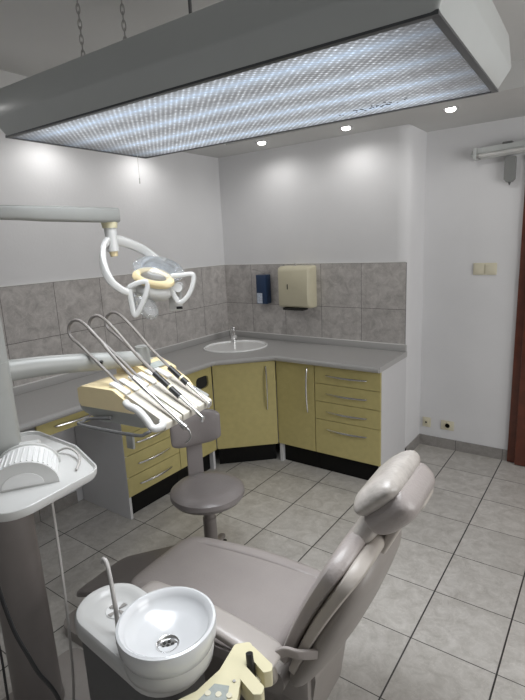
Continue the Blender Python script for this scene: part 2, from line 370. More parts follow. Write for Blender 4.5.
# -- left-hand run
FX = .50; FXc = FX - .018
wc = thing('waste_cabinet', 'narrow olive-yellow base unit with a rounded drop-in opening near the corner', 'cabinet')
carcass(wc, [(.012, -1.199), (FXc, -1.199), (FXc, -.822), (.012, -.822)])
b = B(); g = .0022
ho = rounded([(-.99, .655), (-.86, .655), (-.86, .745), (-.99, .745)], .035, 6)
fo = [(-1.199 + g, Z0 + g), (-.822 - g, Z0 + g), (-.822 - g, Z1 - g), (-1.199 + g, Z1 - g)]
for xx in (FXc, FX):
    vo = [b.verts.new((xx, y, z)) for y, z in fo]; vh = [b.verts.new((xx, y, z)) for y, z in ho]
    es = [b.edges.new((vo[i], vo[(i+1) % 4])) for i in range(4)] + [b.edges.new((vh[i], vh[(i+1) % len(vh)])) for i in range(len(vh))]
    bmesh.ops.triangle_fill(b, use_beauty=True, edges=es)
    if xx == FXc: po, ph = vo, vh
    else:
        for A_, B_ in ((po, vo), (ph, vh)):
            for i in range(len(A_)): b.faces.new((A_[i], A_[(i+1) % len(A_)], B_[(i+1) % len(A_)], B_[i]))
f = link('door', b, m_oliv, wc)
b = B(); prism(b, ho, FXc + .0005, FXc + .004, lambda y, z, x: (x, y, z)); link('opening', b, m_hole, f)
b = B(); box(b, (FX - .06, -1.199, .001), (FX - .045, -.86, Z0)); link('plinth', b, m_black, wc)
b = B(); box(b, (FX - .06, -.855, 0), (FX - .012, -.833, Z0)); link('end_foot', b, m_white_lam, wc)
dl = thing('drawer_cabinet', 'olive-yellow drawer unit behind the stool, its white side facing the knee space', 'cabinet')
carcass(dl, [(.012, -1.636), (FXc, -1.636), (FXc, -1.201), (.012, -1.201)])
b = B(); box(b, (.010, -1.654, 0), (FX - .003, -1.636, Z1 + .004)); link('side_panel', b, m_white_lam, dl)
b = B(); box(b, (FX - .06, -1.636, .001), (FX - .045, -1.201, Z0)); link('plinth', b, m_black, dl)
zs = [Z1, .70, .563, .418, .277, Z0]; zs = [Z1, .69, .555, .418, .277, Z0]
for i in range(5):
    if i == 0: zt_, zb_ = Z1, .69
    f, c, d, o_ = front('drawer', dl, (FXc, -1.654), (FXc, -1.201), zs[i+1], zs[i], (1, 0))
    handle(f, (c.x + .018, c.y, (zs[i] + zs[i+1])/2), (0, 1, 0), (1, 0, 0), .27)
dk = thing('desk_unit', 'desk unit under the worktop: wide shallow olive-yellow drawer over the knee space', 'desk')
b = B(); box(b, (.05, -2.16, .73), (FXc, -1.662, Z1 + .002)); link('drawer_box', b, m_white_lam, dk)
f, c, d, o_ = front('drawer_front', dk, (FXc, -2.168), (FXc, -1.657), .722, Z1, (1, 0)); handle(f, (FX, -1.92, .765), (0, 1, 0), (1, 0, 0), .30)
b = B(); box(b, (.010, -2.392, 0), (FX - .003, -2.372, Z1 + .004)); link('side_panel', b, m_white_lam, dk)

# ================================================================ WALL FITTINGS
td = thing('paper_towel_dispenser', 'beige metal paper towel dispenser on the grey back-wall tiles', 'dispenser')
b = B(); skin(b, [rounded3 for rounded3 in [
    [(x, y, z) for x, z in rounded([(.625 + i0, 1.135 + i1), (.928 - i0, 1.135 + i1), (.928 - i0, 1.465 - i1), (.625 + i0, 1.465 - i1)], .02, 5)]
    for y, i0, i1 in ((-.009, 0, 0), (-.075, .002, .002), (-.105, .008, .010), (-.122, .020, .030))]])
link('casing', b, m_towel, td, smooth=True)
b = B(); box(b, (.725, -.124, 1.285), (.732, -.121, 1.325)); link('sight_slot', b, m_hole, td)
b = B(); box(b, (.67, -.11, 1.118), (.86, -.03, 1.136)); link('paper_slot', b, m_hole, td, bevel=.004)
b = B(); cyl(b, (.765, -.05, 1.462), (.765, -.05, 1.483), .006, n=12); link('lock', b, m_steel, td, smooth=True)
sd = thing('soap_dispenser', 'navy blue soap dispenser with a pale label, left of the beige towel box', 'dispenser')
b = B(); box(b, (.395, -.085, 1.155), (.495, -.009, 1.395)); link('bottle_case', b, m_navy, sd, bevel=.006)
b = B(); box(b, (.403, -.0875, 1.160), (.455, -.0845, 1.245)); link('label_sheet', b, m_label, sd)
b = B(); cyl(b, (.455, -.05, 1.393), (.455, -.05, 1.412), .008, n=12); link('pump', b, m_steel, sd, smooth=True)
b = B(); tube(b, [(.355, -.035, 1.435), (.37, -.09, 1.44), (.42, -.10, 1.435), (.455, -.07, 1.412), (.455, -.05, 1.405)], .0035); link('elbow_lever', b, m_steel, sd, smooth=True)

dy = D
sw = thing('light_switch', 'ivory double rocker light switch halfway up the wall beside the door', 'switch')
b = B(); box(b, (1.998, dy - .010, 1.362), (2.153, dy, 1.445)); link('switch_plate', b, m_ivory, sw, bevel=.004)
for x in (2.007, 2.079):
    b = B(); box(b, (x, dy - .016, 1.371), (x + .065, dy - .009, 1.436), rot=Matrix.Rotation(.06, 3, 'X')); link('rocker', b, m_ivory, sw, bevel=.002)
def socket(x0, x1, z0, z1, label, two):
    t = thing('wall_socket', label, 'socket')
    b = B(); box(b, (x0, dy - .010, z0), (x1, dy, z1)); link('socket_plate', b, m_ivory, t, bevel=.004)
    cx, cz = ((x0+x1)/2, (z0+z1)/2)
    if two:
        b = B(); lathe_pts = [(.024, 0), (.024, .007), (.020, .007), (.018, .001)]
        skin(b, [[(cx + r*cos(2*PI*i/24), dy - .009 - h, cz + r*sin(2*PI*i/24)) for i in range(24)] for r, h in lathe_pts]); link('socket_well', b, m_towel, t, smooth=True)
        b = B(); [cyl(b, (cx + s*.009, dy - .012, cz), (cx + s*.009, dy - .018, cz), .003, n=8) for s in (-1, 1)]; link('pin_holes', b, m_hole, t)
    else:
        b = B(); box(b, (cx - .017, dy - .02, cz - .022), (cx + .017, dy - .009, cz + .022)); link('socket_insert', b, m_towel, t, bevel=.005)
        b = B(); box(b, (cx - .006, dy - .022, cz - .004), (cx + .006, dy - .019, cz + .010)); link('jack', b, m_hole, t)
socket(1.667, 1.732, .155, .235, 'small ivory socket low on the wall nearest the corner', False)
socket(1.812, 1.910, .157, .233, 'larger ivory power socket low on the wall, right of the small one', True)

# strip light over the door
tl = thing('strip_light', 'unlit fluorescent strip fitting with bare tubes high beside the door top', 'light')
sl = .035  # slight rise to the right
def zr(x, z): return z + (x - 1.95)*sl
x0, x1 = 1.985, 3.2
def bar(x0, x1, y0, y1, z0, z1):
    b = B(); skin(b, [[(x, y, zr(x, z)) for y, z in ((y0, z0), (y1, z0), (y1, z1), (y0, z1))] for x in (x0, x1)]); return b
link('housing', bar(x0 + .02, x1, dy - .075, dy, 2.165, 2.20), m_lampbody, tl, bevel=.003)
for yy, zz in ((dy - .085, 2.150), (dy - .035, 2.145)):
    b = B(); cyl(b, (x0 + .03, yy, zr(x0, zz)), (x1 - .03, yy, zr(x1, zz)), .013, n=16); f = link('tube', b, m_white, tl, smooth=True)
    b = B(); cyl(b, (x0 + .012, yy, zr(x0, zz)), (x0 + .035, yy, zr(x0, zz)), .0135, n=16); link('tube_cap', b, m_steel, f, smooth=True)
b = bar(x0, x0 + .02, dy - .10, dy - .01, 2.13, 2.20); link('end_cap', b, m_lampbody, tl, bevel=.004)
b = B(); cyl(b, (x0 - .022, dy - .06, 2.165), (x0, dy - .06, 2.165), .012, n=12); cyl(b, (x0 - .022, dy - .035, 2.185), (x0, dy - .035, 2.185), .009, n=12); link('end_knobs', b, m_lampbody, tl, smooth=True)
b = B(); box(b, (2.155, dy - .075, 2.203), (2.215, dy - .02, 2.222)); link('mounting_clip', b, m_unit, tl, bevel=.004)
gb = thing('starter_box', 'small grey plastic control box on the wall below the strip fitting', 'control box')
b = B(); prism(b, rounded([(2.170, 1.99), (2.185, 1.972), (2.22, 1.972), (2.235, 1.99), (2.235, 2.13), (2.170, 2.13)], .006, 3), dy - .05, dy, lambda x, z, y: (x, y, z)); link('box_body', b, bpy.data.materials['grey_box_plastic'], gb, bevel=.003)
b = B(); cyl(b, (2.203, dy - .025, 1.973), (2.203, dy - .025, 1.952), .010, .003, n=12); link('cord_outlet', b, m_unit, gb, smooth=True)

# downlights in the soffit
for i, (x, y) in enumerate(SPOTS):
    lab = ['chrome-rimmed lit downlight in the soffit nearest the room corner on the back wall', 'lit downlight in the soffit above the beige towel box', 'lit downlight in the soffit right of the back wall end', 'downlight above the corner end of the left worktop', 'downlight above the drawers of the left worktop', 'downlight above the knee space of the left worktop', 'downlight above the near end of the left worktop'][i]
    t = thing('recessed_downlight', lab, 'light', (x, y, ZC), 0, 'downlights in the soffit')
    b = B(); lathe(b, [(.028, .001), (.030, -.006), (.043, -.006), (.045, -.002), (.045, .0), (.030, .0)], n=32); link('rim', b, m_chrome, t, smooth=True)
    b = B(); lathe(b, [(.001, -.001), (.028, -.001), (.028, -.012), (.020, -.017), (.001, -.018)], n=24); link('bulb', b, m_bulb, t, smooth=True)

# ================================================================ HANGING LAMP
ZL = 2.0
HL = thing('hanging_panel_lamp', 'large grey-white ceiling lamp panel hung on chains, its prismatic diffuser glowing', 'lamp', (0, 0, 0))
rot = math.radians(1.6)
LC = V(1.938, -2.262, ZL)
def LP(a, c, z): return V(LC.x + a*cos(rot) - c*sin(rot), LC.y + a*sin(rot) + c*cos(rot), z)
HX, HY = .625, .278
def rect_ring(e, z, r=.012):
    return [LP(a, c, z) for a, c in rounded([(-HX - e, -HY - e), (HX + e, -HY - e), (HX + e, HY + e), (-HX - e, HY + e)], r, 4)]
b = B(); skin(b, [rect_ring(-.012, ZL + .012), rect_ring(-.012, ZL), rect_ring(0, ZL - .001), rect_ring(.022, ZL + .042), rect_ring(.024, ZL + .050), rect_ring(.016, ZL + .118), rect_ring(.004, ZL + .125)], cap=True)
# open the underside
link('housing', b, m_lampbody, HL, smooth=True)
m_frame = mat('dark_lamp_frame', (.10, .105, .11), .35, .6)
b = B()
for a0, a1, c0, c1 in ((-HX - .0, HX + .0, -HY - .0, -HY + .012), (-HX, HX, HY - .010, HY), (-HX, -HX + .010, -HY + .01, HY - .01), (HX - .014, HX, -HY + .01, HY - .01)):
    skin(b, [[LP(a, c, z) for a, c in ((a0, c0), (a1, c0), (a1, c1), (a0, c1))] for z in (ZL - .006, ZL + .001)])
link('diffuser_frame', b, m_frame, HL)
# prismatic diffuser with four tubes shining through
md = bpy.data.materials.new('prismatic_diffuser'); md.use_nodes = True; nt = md.node_tree; L = nt.links.new; pb = nt.nodes['Principled BSDF']
tc = nt.nodes.new('ShaderNodeTexCoord'); sp = nt.nodes.new('ShaderNodeSeparateXYZ'); L(tc.outputs['Object'], sp.inputs[0])
def mth(op, a, b_=None, c_=None):
    n = nt.nodes.new('ShaderNodeMath'); n.operation = op
    for i, v in enumerate((a, b_, c_)):
        if v is None: continue
        if isinstance(v, (int, float)): n.inputs[i].default_value = v
        else: L(v, n.inputs[i])
    return n.outputs[0]
X, Y = sp.outputs[0], sp.outputs[1]
P = .018
dx = mth('PINGPONG', mth('DIVIDE', mth('ADD', X, Y), P), .5); dyy = mth('PINGPONG', mth('DIVIDE', mth('SUBTRACT', X, Y), P), .5)
dots = mth('POWER', mth('MULTIPLY', mth('ADD', dx, dyy), 1.0), 3.0)
cell = nt.nodes.new('ShaderNodeTexNoise'); cell.inputs['Scale'].default_value = 55; cell.inputs['Detail'].default_value = 2; L(tc.outputs['Object'], cell.inputs['Vector'])
tubes = mth('POWER', mth('PINGPONG', mth('ADD', mth('DIVIDE', Y, .139), 0.0), .5), 2.0)   # 0..0.25
tubes = mth('MULTIPLY', tubes, 4.0)
endf = nt.nodes.new('ShaderNodeMapRange'); endf.interpolation_type = 'SMOOTHSTEP'; L(mth('ABSOLUTE', X), endf.inputs[0]); endf.inputs[1].default_value = .62; endf.inputs[2].default_value = .42; endf.inputs[3].default_value = .22; endf.inputs[4].default_value = 1
st = mth('MULTIPLY', mth('ADD', mth('MULTIPLY', tubes, .36), .10), endf.outputs[0])
st = mth('ADD', st, mth('MULTIPLY', mth('MULTIPLY', dots, mth('POWER', cell.outputs[0], 2.0)), mth('ADD', mth('MULTIPLY', endf.outputs[0], 2.2), .1)))
ribs = mth('MULTIPLY', mth('LESS_THAN', mth('PINGPONG', mth('DIVIDE', X, .0139), .5), .12), .0)
L(mth('MULTIPLY', st, 1.0), pb.inputs['Emission Strength'])
mc = nt.nodes.new('ShaderNodeMix'); mc.data_type = 'RGBA'; L(tubes, mc.inputs[0]); mc.inputs[6].default_value = (.88, .93, 1, 1); mc.inputs[7].default_value = (.62, .78, 1, 1); L(mc.outputs[2], pb.inputs['Emission Color'])
pb.inputs['Base Color'].default_value = (.25, .26, .28, 1); pb.inputs['Roughness'].default_value = .25
bmp = nt.nodes.new('ShaderNodeBump'); bmp.inputs['Strength'].default_value = .6; bmp.inputs['Distance'].default_value = .004; L(dots, bmp.inputs['Height']); L(bmp.outputs[0], pb.inputs['Normal'])
b = B(); box(b, (-HX + .008, -HY + .008, -.002), (HX - .008, HY - .008, .001)); df = link('diffuser', b, md, HL); df.location = (LC.x, LC.y, ZL - .002); df.rotation_euler = (0, 0, rot)
# dead insects lying inside on the diffuser
b = B()
for i in range(26):
    a = random.gauss(.33, .05); c = HY - .085 + random.gauss(0, .014)
    p = LP(a, min(c, HY - .02), ZL - .0050); s = random.uniform(.0012, .0034); an = random.uniform(0, PI)
    skin(b, [[p + V(cos(an + t)*s*(1.4 if k % 2 else .8), sin(an + t)*s, dz) for k, t in enumerate([2*PI*j/6 for j in range(6)])] for dz in (0, .0012)])
o = link('insect_specks', b, m_dark, HL); o['kind'] = 'stuff'
# chains, power cable, pull cord
def chain(p, z0, z1):
    b = B(); n = int((z1-z0)/.0185)
    for i in range(n):
        zc = z0 + (i+.5)*(z1-z0)/n; a = PI/4 if i % 2 else -PI/4; u = V(cos(a), sin(a), 0)
        pts = [V(p[0], p[1], zc) + u*.0048*cos(t) + V(0, 0, .0135)*sin(t) for t in [2*PI*k/12 for k in range(13)]]
        tube(b, pts, .0014, n=6, sm=False)
    return link('chain', b, m_steel, HL, smooth=True)
CH = [(1.573, -2.44), (1.728, -2.42)]
for p in CH: chain(p, ZL + .122, ZM)
chain((2.42, -2.10), ZL + .122, ZM)
b = B(); cyl(b, (1.90, -2.35, ZL + .12), (1.90, -2.35, ZM), .0045, n=8); link('power_cable', b, m_unit, HL, smooth=True)
b = B(); cyl(b, (1.335, -2.068, ZL - .004), (1.335, -2.068, ZL - .085), .0008, n=6); cyl(b, (1.335, -2.068, ZL - .085), (1.335, -2.068, ZL - .105), .0022, n=8); link('pull_cord', b, m_hose_lt, HL, smooth=True)
# the tubes' light, thrown downwards through the prisms
a_ = area('panel_lamp_light', (LC.x, LC.y, ZL - .012), (0, 0, rot), 2*HX - .06, 2*HY - .06, 9, (.93, .96, 1), math.radians(118))
a_.parent = None

# ================================================================ COLUMN OF THE DENTAL UNIT
PX, PY = 1.25, -2.70
ZA = 1.785
uc = thing('dental_unit_column', 'tall round column, dark below the white tray and pale grey above', 'column', (PX, PY, 0))
b = B(); lathe(b, [(.001, .05), (.084, .05), (.084, .06), (.081, .08), (.001, .08)]); link('floor_flange', b, m_pillar, uc, smooth=True)
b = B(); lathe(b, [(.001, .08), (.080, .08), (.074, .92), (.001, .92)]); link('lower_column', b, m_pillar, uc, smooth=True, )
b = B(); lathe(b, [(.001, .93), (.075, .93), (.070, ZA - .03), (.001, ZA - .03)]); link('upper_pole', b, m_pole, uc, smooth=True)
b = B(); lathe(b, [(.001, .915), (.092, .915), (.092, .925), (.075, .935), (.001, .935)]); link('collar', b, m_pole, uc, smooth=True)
# swivel tray
tr = thing('instrument_tray', 'white rounded plastic tray shelf on the column at the left edge', 'tray')
tp_ = [(1.615, -2.565), (1.13, -2.50), (1.05, -2.80), (1.20, -3.00), (1.66, -2.97), (1.69, -2.80)]
tp_ = [(1.605, -2.570), (1.38, -2.500), (1.10, -2.49), (1.02, -2.75), (1.25, -2.97), (1.640, -2.875)]
rp = rounded(tp_, [.07, .05, .06, .1, .15, .10], 8)
cx_ = sum(p[0] for p in rp)/len(rp); cy_ = sum(p[1] for p in rp)/len(rp)
def ins(f): return [((p[0]-cx_)*f + cx_, (p[1]-cy_)*f + cy_) for p in rp]
ZS = .998
b = B(); skin(b, [[(x, y, z) for x, y in ins(f)] for f, z in ((.93, ZS - .020), (.975, ZS - .017), (.995, ZS - .008), (1, ZS + .004), (1.0, ZS + .010), (.993, ZS + .012), (.975, ZS + .010), (.968, ZS + .004), (.955, ZS))])
link('tray_shelf', b, m_white, tr, smooth=True)
b = B(); cyl(b, (PX, PY, ZS - .04), (PX, PY, ZS - .018), .10, n=32); link('tray_hub', b, m_pole, tr, smooth=True)
# milky roll dispenser on the tray
rd = thing('roll_dispenser', 'white half-round plastic dispenser with a ribbed cover lying on the tray', 'dispenser', (1.436, -2.712, ZS + .001), math.radians(56))
RL, RW, RH = .070, .090, .072
arc = [(RW*cos(t), RH*sin(t)) for t in [PI*k/20 for k in range(21)]]
b = B(); prism(b, arc, -RL, RL, lambda a, z, d: (a, d, z)); link('half_round_body', b, m_pearl, rd, bevel=.004)
b = B()
for k in range(15):
    t = PI*(.12 + .76*k/14)
    box_c = V((RW+.001)*cos(t), 0, (RH+.001)*sin(t))
    cyl(b, box_c + V(0, -RL*.78, 0), box_c + V(0, RL*.78, 0), .0026, n=6)
link('ribs', b, m_pearl, rd, smooth=True)
for s in (-1, 1):
    arc2 = [((RW+.006)*cos(t), (RH+.006)*sin(t)) for t in [PI*k/20 for k in range(21)]]
    b = B(); prism(b, arc2, s*RL, s*(RL+.008), lambda a, z, d: (a, d, z + .0)); f = link('end_cheek', b, m_white, rd, bevel=.002)
    arc3 = [((RW*.62)*cos(t), (RH*.55)*sin(t) + .006) for t in [PI*k/16 for k in range(17)]]
    b = B(); prism(b, arc3, s*(RL+.008), s*(RL+.010), lambda a, z, d: (a, d, z)); link('raised_arc', b, m_pearl, f)
# clear coiled tube and white knobs by the pole foot
b = B(); tube(b, [(1.36, -2.565, ZS + .006), (1.39, -2.545, ZS + .020), (1.44, -2.545, ZS + .020), (1.495, -2.565, ZS + .014), (1.54, -2.61, ZS + .006)], .004); tag(link('clear_hose_loop', b, m_hose_lt, smooth=True), 'short pale hose loop lying on the tray behind the ribbed dispenser', 'hose')
for (dx_, lab) in ((.078, 'right'),):
    b = B(); cyl(b, (PX + .05, PY + .045, 1.045), (PX + .10, PY + .09, 1.05), .014, n=16); link('side_knob', b, m_white, uc, smooth=True).matrix_parent_inverse = Matrix.Translation((-PX, -PY, 0))

# ================================================================ OPERATING LAMP
al = thing('lamp_arm', 'pale grey horizontal boom reaching from the column top towards the lamp head', 'lamp arm')
JX, JY = 1.225, -2.131
b = B(); flat_tube(b, [(PX, PY - .05, ZA), (PX, PY + .2, ZA), ((PX + JX)/2, (PY+JY)/2, ZA), (JX, JY + .02, ZA)], .055, lambda t: .040 + .016*t, (0, 0, 1), e=5, sm=False); link('boom', b, m_pole, al, smooth=True)
b = B(); cyl(b, (PX, PY, ZA - .028), (PX, PY, ZA + .03), .055, n=32); link('boom_hub', b, m_pole, al, smooth=True)
ol = thing('operating_lamp', 'white dental operating lamp with cream oval top and two triangular handles', 'lamp', (JX, JY, ZA - .028))
K = .00387
RR = V(.815, .579, 0); FF = V(-.579, .815, 0)
def q(px, py, d=0):   # local picture-like frame of the lamp head: right, down, depth
    return RR*((px - 115)*K) + V(0, 0, -(py - 222)*K) + FF*d
b = B(); cyl(b, q(112.5, 220), q(112.5, 227), .032, .028); link('swivel_ring', b, m_cream2, ol, smooth=True)
b = B(); cyl(b, q(112.5, 226), q(113.5, 250), .024, .022); link('drop_stem', b, m_white, ol, smooth=True)
b = B(); cyl(b, q(113.5, 250), q(114, 255), .017, .014); link('stem_cap', b, m_cream, ol, smooth=True)
b = B(); flat_tube(b, [q(111, 238, -.02), q(107.5, 247, -.05), q(109, 262, -.085), q(115, 277, -.10), q(123, 286, -.09), q(130, 291, -.07)], lambda t: .022, lambda t: .030 - .008*abs(t-.5), RR*.3 + V(0,0,1), e=4); link('near_yoke_arm', b, m_white, ol, smooth=True)
b = B(); flat_tube(b, [q(112, 238, .02), q(124, 242, .06), q(138, 250, .095), q(150, 260, .10), q(158, 268, .08)], .024, lambda t: .042 - .010*t, RR*.4 + V(0,0,1), e=4); link('far_yoke_arm', b, m_white, ol, smooth=True)
# head: reflector shell
def blob(c, ax, ay, az, rx, rz_, ry, n=24, m=14, t0=0, t1=1):
    bb = B(); rings = []
    for i in range(m+1):
        ph = -PI/2 + PI*(t0 + (t1-t0)*i/m); r = max(cos(ph), .001)
        rings.append([c + ax*rx*r*cos(2*PI*j/n) + ay*ry*r*sin(2*PI*j/n) + az*rz_*sin(ph) for j in range(n)])
    return skin(bb, rings)
tilt = Matrix.Rotation(math.radians(14), 3, FF)
ax = tilt @ RR; az = tilt @ V(0, 0, 1)
FT = (FF*.90 + V(0, 0, .43)).normalized(); aT = ax.cross(FT).normalized()
if aT.z < 0: aT = -aT
hc = q(150, 290)
link('reflector_body', blob(hc + az*-.0, ax, FF, az, .085, .045, .07, t0=.0, t1=.92), m_white, ol, smooth=True)
link('lower_reflector', blob(q(143, 305, -.03), (RR*.75 - V(0,0,.45)).normalized(), FF, V(0, 0, 1), .055, .052, .05), m_clear, ol, smooth=True)
b = blob(q(156, 270, .03), ax, FT, aT, .105, .034, .085, t0=.42, t1=1); link('glass_shield', b, m_clear, ol, smooth=True)
m_refl = mat('mirror_facets', (.75, .80, .88), .15, 1, noise=.2, nscale=60)
link('mirror_reflector', blob(q(155, 273, .05), ax, FT, aT, .080, .022, .07), m_refl, ol, smooth=True)
# cream oval collar with opening
b = B(); oc = q(153, 280, -.03); on_ = 32
def oval(s, zz): return [oc + ax*(.084*s*cos(2*PI*j/on_)) + FT*(.052*s*sin(2*PI*j/on_)) + aT*(zz + .028*(cos(2*PI*j/on_) < -2)) for j in range(on_)]
skin(b, [oval(.62, .010), oval(.62, .016), oval(.80, .024), oval(.97, .014), oval(1.0, .002), oval(.9, -.008), oval(.62, -.004)], cap=False); f = link('cream_oval_top', b, m_cream, ol, smooth=True)
b = B(); skin(b, [oval(.66, .004), oval(.66, .009)]); link('bulb_opening', b, m_steel, f)
def tri_handle(pts, dep, wd):
    b = B(); flat_tube(b, [q(x, y, dep) for x, y in pts], wd*1.3, .022, FF, k=4, e=5); return link('handle', b, m_white, ol, smooth=True)
b = tri_handle([(131, 285), (140, 281.5), (149, 281), (148, 290), (142, 303), (134, 314), (131.5, 300), (131, 287)], -.07, .015)
b = tri_handle([(171, 277), (182, 276.5), (193, 276.5), (192, 287), (186, 298), (177, 304), (171, 294), (168, 288)], -.02, .014)
b = B()
p0 = q(171, 302, .03); box(b, p0 - V(.026, .02, .045), p0 + V(.026, .02, .04), rot=Matrix.Rotation(.617, 3, 'Z'), piv=p0); link('switch_box', b, m_white, ol, bevel=.006)
b = B(); cyl(b, q(176, 289, -.01), q(176, 289, .03), .018); f = link('pivot_knob', b, m_pearl, ol, smooth=True)
b = B(); p1 = q(176, 310, -.004); box(b, p1 - V(.012, .004, .005), p1 + V(.012, .004, .005), rot=Matrix.Rotation(.617, 3, 'Z'), piv=p1); link('rocker_switch', b, m_dark, ol)
b = B(); cyl(b, q(129, 288, -.07), q(140, 288, -.0), .014, .016); link('pivot', b, m_white, ol, smooth=True)
b = B(); cyl(b, q(158, 268, .08), q(160, 275, .03), .014, .014); link('far_pivot', b, m_white, ol, smooth=True)
b = B(); cyl(b, q(165, 290, .0), q(172, 296, .03), .016, .016); link('switch_arm', b, m_white, ol, smooth=True)

# ================================================================ INSTRUMENT HEAD (delivery console)
CZ = 7
cn = thing('dentist_instrument_console', 'cream and white dental instrument head on an arm, three hose arches above', 'dental console', (1.311, -2.425, .010), math.radians(CZ))
CW = .33
def ex(poly, y0, y1): 
    b = B(); prism(b, poly, y0, y1, lambda x, z, y: (x, y, z)); return b
link('base_tray', ex(rounded([(.02, 1.085), (.10, 1.062), (.28, 1.062), (.325, 1.07), (.335, 1.085), (.25, 1.12), (0, 1.125), (0, 1.10)], .008, 3), .004, CW), m_pole, cn, bevel=.003)
link('cream_top', ex(rounded([(0, 1.122), (0, 1.172), (.02, 1.182), (.17, 1.182), (.240, 1.142), (.26, 1.118), (.26, 1.108), (.01, 1.108)], .006, 3), 0, CW), m_cream, cn, bevel=.004)
# rear raised block carrying the key panel
link('rear_riser', ex(rounded([(-.01, 1.15), (-.005, 1.20), (.09, 1.215), (.17, 1.18), (.16, 1.15)], .01, 3), CW - .13, CW + .02), m_cream, cn, bevel=.004)
b = B(); M3 = Matrix.Rotation(math.radians(12), 3, 'Y'); box(b, (.06, CW - .10, 1.203), (.15, CW - .01, 1.208), rot=M3); link('key_panel', b, m_btn, cn)
# sloping holders, one per instrument, with insert plates in the cream top
HYs = [.050, .142, .228]
for i, y in enumerate(HYs):
    b = ex(rounded([(.190, 1.150), (.225, 1.168), (.385, 1.090), (.382, 1.066), (.345, 1.060), (.22, 1.110)], .006, 3), y - .041, y + .043)
    link('instrument_holder', b, m_offwhite, cn, bevel=.005)
    b = B()
    for s in (-1, 1): box(b, (.135, y + s*.022 - .014 + .004, 1.176), (.215, y + s*.022 + .014 + .004, 1.186), rot=Matrix.Rotation(math.radians(22), 3, 'Y'))
    link('holder_insert', b, m_pearl, cn, bevel=.003)
# front white hand grip
b = B(); tube(b, [(.24, -.012, 1.150), (.27, -.030, 1.148), (.31, -.034, 1.140), (.345, -.034, 1.110), (.36, -.034, 1.092), (.375, -.030, 1.086), (.385, -.010, 1.090), (.37, .01, 1.095)], .0125, n=14); link('hand_grip', b, m_white, cn, smooth=True)
b = B(); tube(b, [(.16, -.01, 1.085), (.06, -.012, 1.070), (.045, -.03, 1.064), (.06, -.05, 1.060), (.30, -.05, 1.060), (.33, -.03, 1.062), (.335, .0, 1.066)], .006, n=8); link('tray_bracket', b, m_unit, cn, smooth=True)
b = B(); box(b, (.255, -.045, 1.005), (.285, -.035, 1.06)); link('bracket_tab', b, m_pole, cn, bevel=.003)
# hoses and handpieces
for i, y in enumerate(HYs):
    ox = (.022, .026, .024)[i]; oz = (-.014, -.012, -.012)[i]
    path = [(.145, y, 1.180), (.07, y - .002, 1.230), (-.06, y - .004, 1.325), (-.118, y, 1.366), (-.125, y + .004, 1.40), (-.095, y + .006, 1.425), (-.05, y + .006, 1.418), (.025, y + .004, 1.363), (.12, y + .002, 1.288), (.235, y, 1.206)]
    if i == 0: path += [(.30, y, 1.160)]
    sh = (.018, .030, .036, .036, .036, .036, .034, .024, .010, 0, 0)
    path = [(x + ox + sh[k], yy, z + oz - (.006 if 3 <= k <= 6 else 0)) for k, (x, yy, z) in enumerate(path)]
    b = B(); tube(b, path, .0058, n=8, k=6); hs = link('hose', b, m_hose, cn, smooth=True)
    e0 = V(*path[-1]); dr_ = (V(.37, y, 1.110) - V(.12, y, 1.288)).normalized()
    if i == 0:
        b = B(); cyl(b, e0 - dr_*.12, e0 + dr_*.125, .0085, .0075, n=14); hp = link('air_water_syringe', b, m_chrome, cn, smooth=True)
        b = B(); tube(b, [e0 + dr_*.12, e0 + dr_*.15, e0 + dr_*.158 + V(-.004, 0, -.02), e0 + dr_*.15 + V(-.018, 0, -.045)], .003); link('syringe_tip', b, m_steel, hp, smooth=True)
        b = B(); cyl(b, e0 + dr_*.118, e0 + dr_*.135, .010, .010, n=12); link('syringe_collar', b, m_steel, hp, smooth=True)
    else:
        Lb = (.0, .10, .065)[i]
        b = B(); cyl(b, e0 - dr_*.03, e0 + dr_*Lb, .0105, .0105, n=14); hp = link('handpiece_motor', b, m_dark, cn, smooth=True)
        b = B(); cyl(b, e0 + dr_*(Lb*.45), e0 + dr_*(Lb*.45 + .008), .0112, .0112, n=14); link('band', b, m_cream2, hp, smooth=True)
        b = B(); cyl(b, e0 + dr_*Lb, e0 + dr_*(Lb + .115), .0085, .0055, n=12); cyl(b, e0 + dr_*(Lb + .115) + V(0, 0, .006), e0 + dr_*(Lb + .115) + V(-.008, 0, -.012), .007, n=12); link('handpiece_tip', b, m_chrome, hp, smooth=True)
# support arm from the column
sa = thing('console_support_arm', 'thick pale grey tube arm joining the column to the instrument head', 'arm')
b = B(); flat_tube(b, [(PX, PY + .02, 1.292), (PX + .02, PY + .2, 1.278), (1.33, -2.30, 1.256), (1.375, -2.16, 1.240)], .06, lambda t: .072 - .012*t, (0, 0, 1), e=2.4); link('arm_tube', b, m_pole, sa, smooth=True)
b = B(); cyl(b, (1.375, -2.17, 1.222), (1.375, -2.17, 1.290), .028, n=24); link('arm_joint', b, m_pole, sa, smooth=True)
b = B(); cyl(b, (PX, PY, 1.24), (PX, PY, 1.33), .0745, n=32); link('arm_collar', b, m_pole, sa, smooth=True)
b = B(); cyl(b, (1.327, -2.318, 1.262), (1.362, -2.353, 1.262), .007, n=10); link('bolt', b, m_dark, sa, smooth=True)

